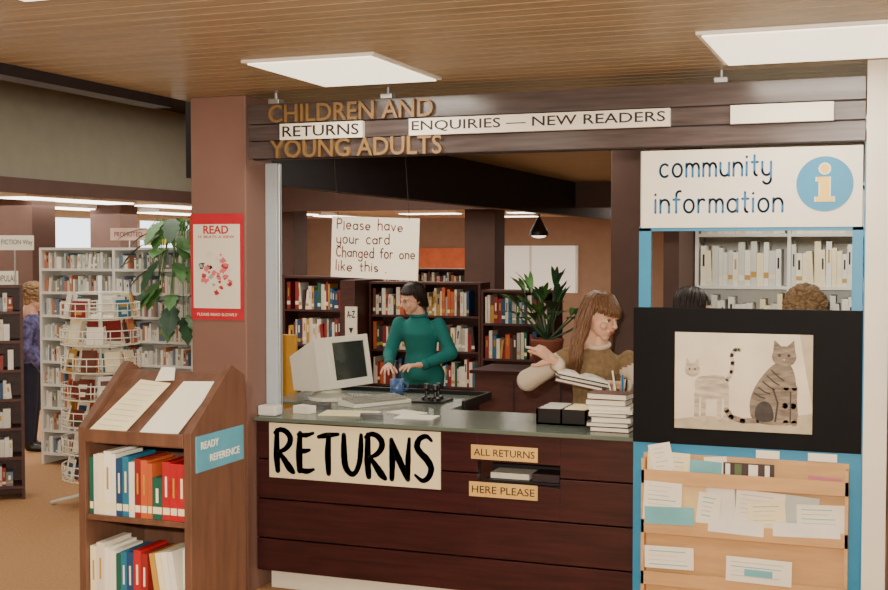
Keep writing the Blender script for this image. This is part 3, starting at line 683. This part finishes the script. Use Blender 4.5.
def person(name,org,yaw,J,topm,sleevem,botm,hairm,style,hd,hands,seed=1,build=1.0,hem=None,collar=None,headscale=1.0,sleeve=1.0):
    s=empty(name); M=Matrix.Translation(org)@Matrix.Rotation(math.radians(yaw),4,'Z')
    V={k:Vector(v) for k,v in J.items()}
    b=B(M); mid=(V['shL']+V['shR'])/2; hip=V['hip']; ax=(V['shL']-V['shR']).normalized(); ax0=Vector((1,0,0))
    w=(V['shL']-V['shR']).length/2
    prof=[(-.10,.9,.115),(0,1.0,.125),(.22,.86,.112),(.42,.74,.098),(.66,.82,.112),(.78,.88,.122),(.90,.86,.096),(.98,.70,.078),(1.05,.50,.062),(1.12,.34,.054)]
    rs=[]
    for t,kx,ry in prof:
        c=hip.lerp(mid,t); a=ax0.lerp(ax,max(0,min(1,t))).normalized(); d=Vector((-a.y,a.x,0)).normalized()
        rx=w*kx*build
        rs.append([c+a*rx*math.cos(q)+d*ry*build*math.sin(q) for q in [2*math.pi*k/24 for k in range(24)]])
    b.rings(rs,topm)
    for S in 'LR':
        sh=V['sh'+S]+Vector((0,0,-.02)); b.caps(sh,V['el'+S],.056*build,.048*build*sleeve,topm); b.caps(V['el'+S],V['wr'+S],.050*build*sleeve,.036*build,topm)
        b.caps(V['hip']+Vector(((.085 if S=='L' else -.085),0,0)),V['kn'+S],.092*build,.062,topm); b.caps(V['kn'+S],V['an'+S],.062,.042,topm)
        b.caps(V['an'+S]+Vector((0,0,-.03)),V['an'+S]+Vector((0,-.13,-.045)),.036,.03,topm)
    me=evalmesh(b,.012,5,'body')
    me.materials.clear()
    for m in (topm,sleevem,botm,blackp,skin): me.materials.append(m)
    Mi=M.inverted(); hz=hem if hem else hip.z+.02
    for p in me.polygons:
        c=Mi@p.center; idx=0
        if c.z<.09: idx=3
        elif c.z<hz: idx=2
        for S in 'LR':
            d1,t1=segd(c,V['sh'+S],V['el'+S]); d2,t2=segd(c,V['el'+S],V['wr'+S])
            if (d1<.075*build*sleeve and t1>.18) or d2<.065*build*sleeve: idx=1
        p.material_index=idx
    link('body',me,s)
    hp,hy,hpitch,hroll=hd
    MH=M@Matrix.Translation(hp)@Matrix.Rotation(math.radians(hy),4,'Z')@Matrix.Rotation(math.radians(hpitch),4,'X')@Matrix.Rotation(math.radians(hroll),4,'Y')@Matrix.Scale(headscale,4)
    nb=B(M); ncap=Vector(hp)+Vector((0,.03,-.05)); nb.caps(ncap,mid+Vector((0,0,.02)),.048,.055,skin)
    link('neck',evalmesh(nb,.008,2,'neck'),s)
    head(s,MH,hairm,style,seed)
    if collar:
        cb=B(M); cc=mid+Vector((0,-.005,.06))
        cb.tube([cc+Vector((.062*math.cos(q),.060*math.sin(q),.014*math.sin(q))) for q in [2*math.pi*k/20 for k in range(21)]],.014,collar,8)
        cb.build('collar',s,smooth=True)
    for S,(yd,zd,sd,cu,th) in hands.items():
        fore=(V['wr'+S]-V['el'+S]).normalized()
        hand(s,M@frame(V['wr'+S]+Vector(yd).normalized()*.03,yd,zd),sd,cu,th,'hand_'+('left' if S=='L' else 'right'))
        cb=B(M); cb.tube([V['wr'+S]-fore*.03,V['wr'+S]+fore*.012],[.040*build,.037*build],sleevem,14); cb.build('cuff_'+S,s,smooth=True)
    return s
vest=mat('vest_tan',(140,114,80),.85,var=.2,scale=40,bump=.2); blouse=mat('blouse_cream',(228,208,184),.8,var=.06)
teal=mat('jacket_teal',(8,112,108),.8,var=.12,scale=8); dark=mat('trousers_dark',(40,36,46),.85)
hb=mat('hair_brown',(122,86,58),.45,var=.5,scale=60,stretch=(3,3,.5)); hd_=mat('hair_dark',(42,29,27),.5,var=.3,scale=60); hl=mat('hair_sandy',(164,132,96),.6,var=.35,scale=60)
person('librarian_woman',(-1.55,6.55,0),20.6,dict(shL=(.165,-.02,1.215),shR=(-.18,.0,1.225),elL=(.27,-.06,.99),wrL=(.11,-.235,1.075),elR=(-.395,-.05,1.085),wrR=(-.245,-.27,1.195),
  hip=(.0,.10,.80),knL=(.09,.10,.44),knR=(-.09,.08,.44),anL=(.1,.12,.07),anR=(-.1,.1,.07)),vest,blouse,dark,hb,'long',((.01,-.05,1.43),38,14,6),
  dict(R=((-.65,-.25,.5),(.3,-.7,.6),-1,(.05,.2,.7,.8),1.5),L=((-.9,-.25,.1),(-.1,.5,.8),1,(.45,.5,.5,.5),.8)),seed=3,collar=blouse,headscale=1.06,sleeve=1.25)
M=Matrix.Translation((-1.55,6.55,0))@Matrix.Rotation(math.radians(20.6),4,'Z')@Matrix.Translation((-.14,-.33,1.09))@Matrix.Rotation(math.radians(12),4,'Y')
b=B(M); z=0; random.seed(14)
for i,(w,d,h,cm) in enumerate([(.25,.18,.02,pal[7]),(.27,.19,.022,pal[6])]):
    T=Matrix.Translation((random.uniform(-.01,.01),0,z))@Matrix.Rotation((-.1,.08)[i],4,'Z')
    b.box(-w/2,w/2,-d/2,d/2,0,.0045,cm,T); b.box(-w/2,w/2,-d/2,d/2,h-.0045,h,cm,T); b.box(-w/2+.004,w/2-.004,-d/2+.004,d/2-.004,.0045,h-.0045,white,T); z+=h
# open book on top, two curved page blocks
for q in (-1,1):
    pr=[(0,.004),(q*.03,.020),(q*.07,.022),(q*.135,.010),(q*.135,.003),(0,.0)]
    pts=[(x,-.10,z+zz) for x,zz in pr]
    if q<0: pts=pts[::-1]
    b.prism(pts,(0,.2,0),white)
    b.box(min(0,q*.14),max(0,q*.14),-.103,.103,z,z+.003,pal[6])
b.build('held_books')
person('librarian_in_teal_jacket',(-3.61,8.97,0),5,dict(shL=(.18,.02,1.225),shR=(-.14,.0,1.23),elL=(.29,.0,.98),wrL=(.12,-.18,.90),elR=(-.21,-.03,.97),wrR=(-.15,-.23,.90),
  hip=(.04,.06,.80),knL=(.12,.06,.44),knR=(-.06,.05,.44),anL=(.13,.08,.07),anR=(-.06,.07,.07)),teal,teal,dark,hd_,'short',((-.02,-.05,1.405),-40,16,0),
  dict(R=((.2,-1,-.1),(0,-.1,1),-1,(.3,.3,.35,.4),1),L=((-.7,-.6,0),(0,-.1,1),1,(.3,.3,.35,.4),1)),seed=5,build=1.05,hem=.72,sleeve=1.1,collar=teal)
def stand(name,x,y,yaw,zs,topm,botm,hairm,style,hdrot,seed):
    k=zs/1.3
    person(name,(x,y,0),yaw,dict(shL=(.18,0,1.3*k),shR=(-.18,0,1.3*k),elL=(.24,.02,1.03*k),elR=(-.24,.02,1.03*k),wrL=(.20,-.12,.82*k),wrR=(-.20,-.12,.82*k),hip=(0,.02,.86*k),knL=(.09,.01,.47*k),knR=(-.09,.01,.47*k),anL=(.09,.03,.07),anR=(-.09,.03,.07)),
     topm,topm,botm,hairm,style,((0,-.03,1.3*k+.19),hdrot[0],hdrot[1],0),dict(R=((0,-.3,-1),(-1,0,0),-1,(.3,.35,.4,.4),1),L=((0,-.3,-1),(1,0,0),1,(.3,.35,.4,.4),1)),seed=seed)
stand('dark_haired_person',-1.16,7.22,150,1.26,mat('jumper_navy',(44,50,76),.85),dark,hd_,'short',(0,10),8)
stand('curly_haired_person',-.45,6.45,170,1.29,mat('jumper_grey',(130,124,120),.85),dark,hl,'curly',(0,10),9)
stand('library_visitor',-7.27,8.85,120,1.18,mat('jacket_pattern',(90,84,130),.8,var=.8,scale=25),mat('trousers_navy',(34,36,56),.85),hl,'curly',(0,15),10)

# ---------------- lights
def area(name,loc,size,power,rot=(0,0,0),col=(1,.92,.78),sy=None):
    l=bpy.data.lights.new(name,'AREA'); l.size=size; l.energy=power; l.color=col
    if sy: l.shape='RECTANGLE'; l.size_y=sy
    o=bpy.data.objects.new(name,l); COL.objects.link(o); o.location=loc; o.rotation_euler=rot; return o
area('room_light_1',(-2.30,4.9,2.57),.5,13); area('room_light_2',(-.4,4.9,2.57),.5,13)
area('room_light_3',(-2.30,2.77,2.57),.5,13); area('room_light_4',(-.4,2.77,2.57),.5,13)
area('staff_light',(-2.3,7.6,2.55),1.2,24); area('office_light',(-.4,7.6,2.55),.8,28)
area('hall_light_1',(-5.8,8.0,3.38),2.5,190,sy=8); area('hall_light_2',(-5.5,12.5,3.38),2,60)
area('hall_light_3',(-10,12,2.3),2,200,sy=8); area('hall_light_4',(-5.5,18,2.28),4,140)
fl=bpy.data.lights.new('camera_flash','POINT'); fl.energy=780; fl.shadow_soft_size=.05; fl.color=(1,.93,.79)
fo=bpy.data.objects.new('camera_flash',fl); COL.objects.link(fo); fo.location=(-.12,-.02,1.98)
w=bpy.data.worlds.new('World'); scene.world=w; w.use_nodes=True
w.node_tree.nodes['Background'].inputs[0].default_value=(.9,.95,1,1); w.node_tree.nodes['Background'].inputs[1].default_value=3.0

# ---------------- camera
cam=bpy.data.cameras.new('camera'); cam.lens=49.1; cam.sensor_width=36; cam.clip_start=.05
co=bpy.data.objects.new('camera',cam); COL.objects.link(co); co.location=(0,0,1.8)
co.rotation_euler=(math.radians(90-2.126),0,math.radians(20.6)); scene.camera=co
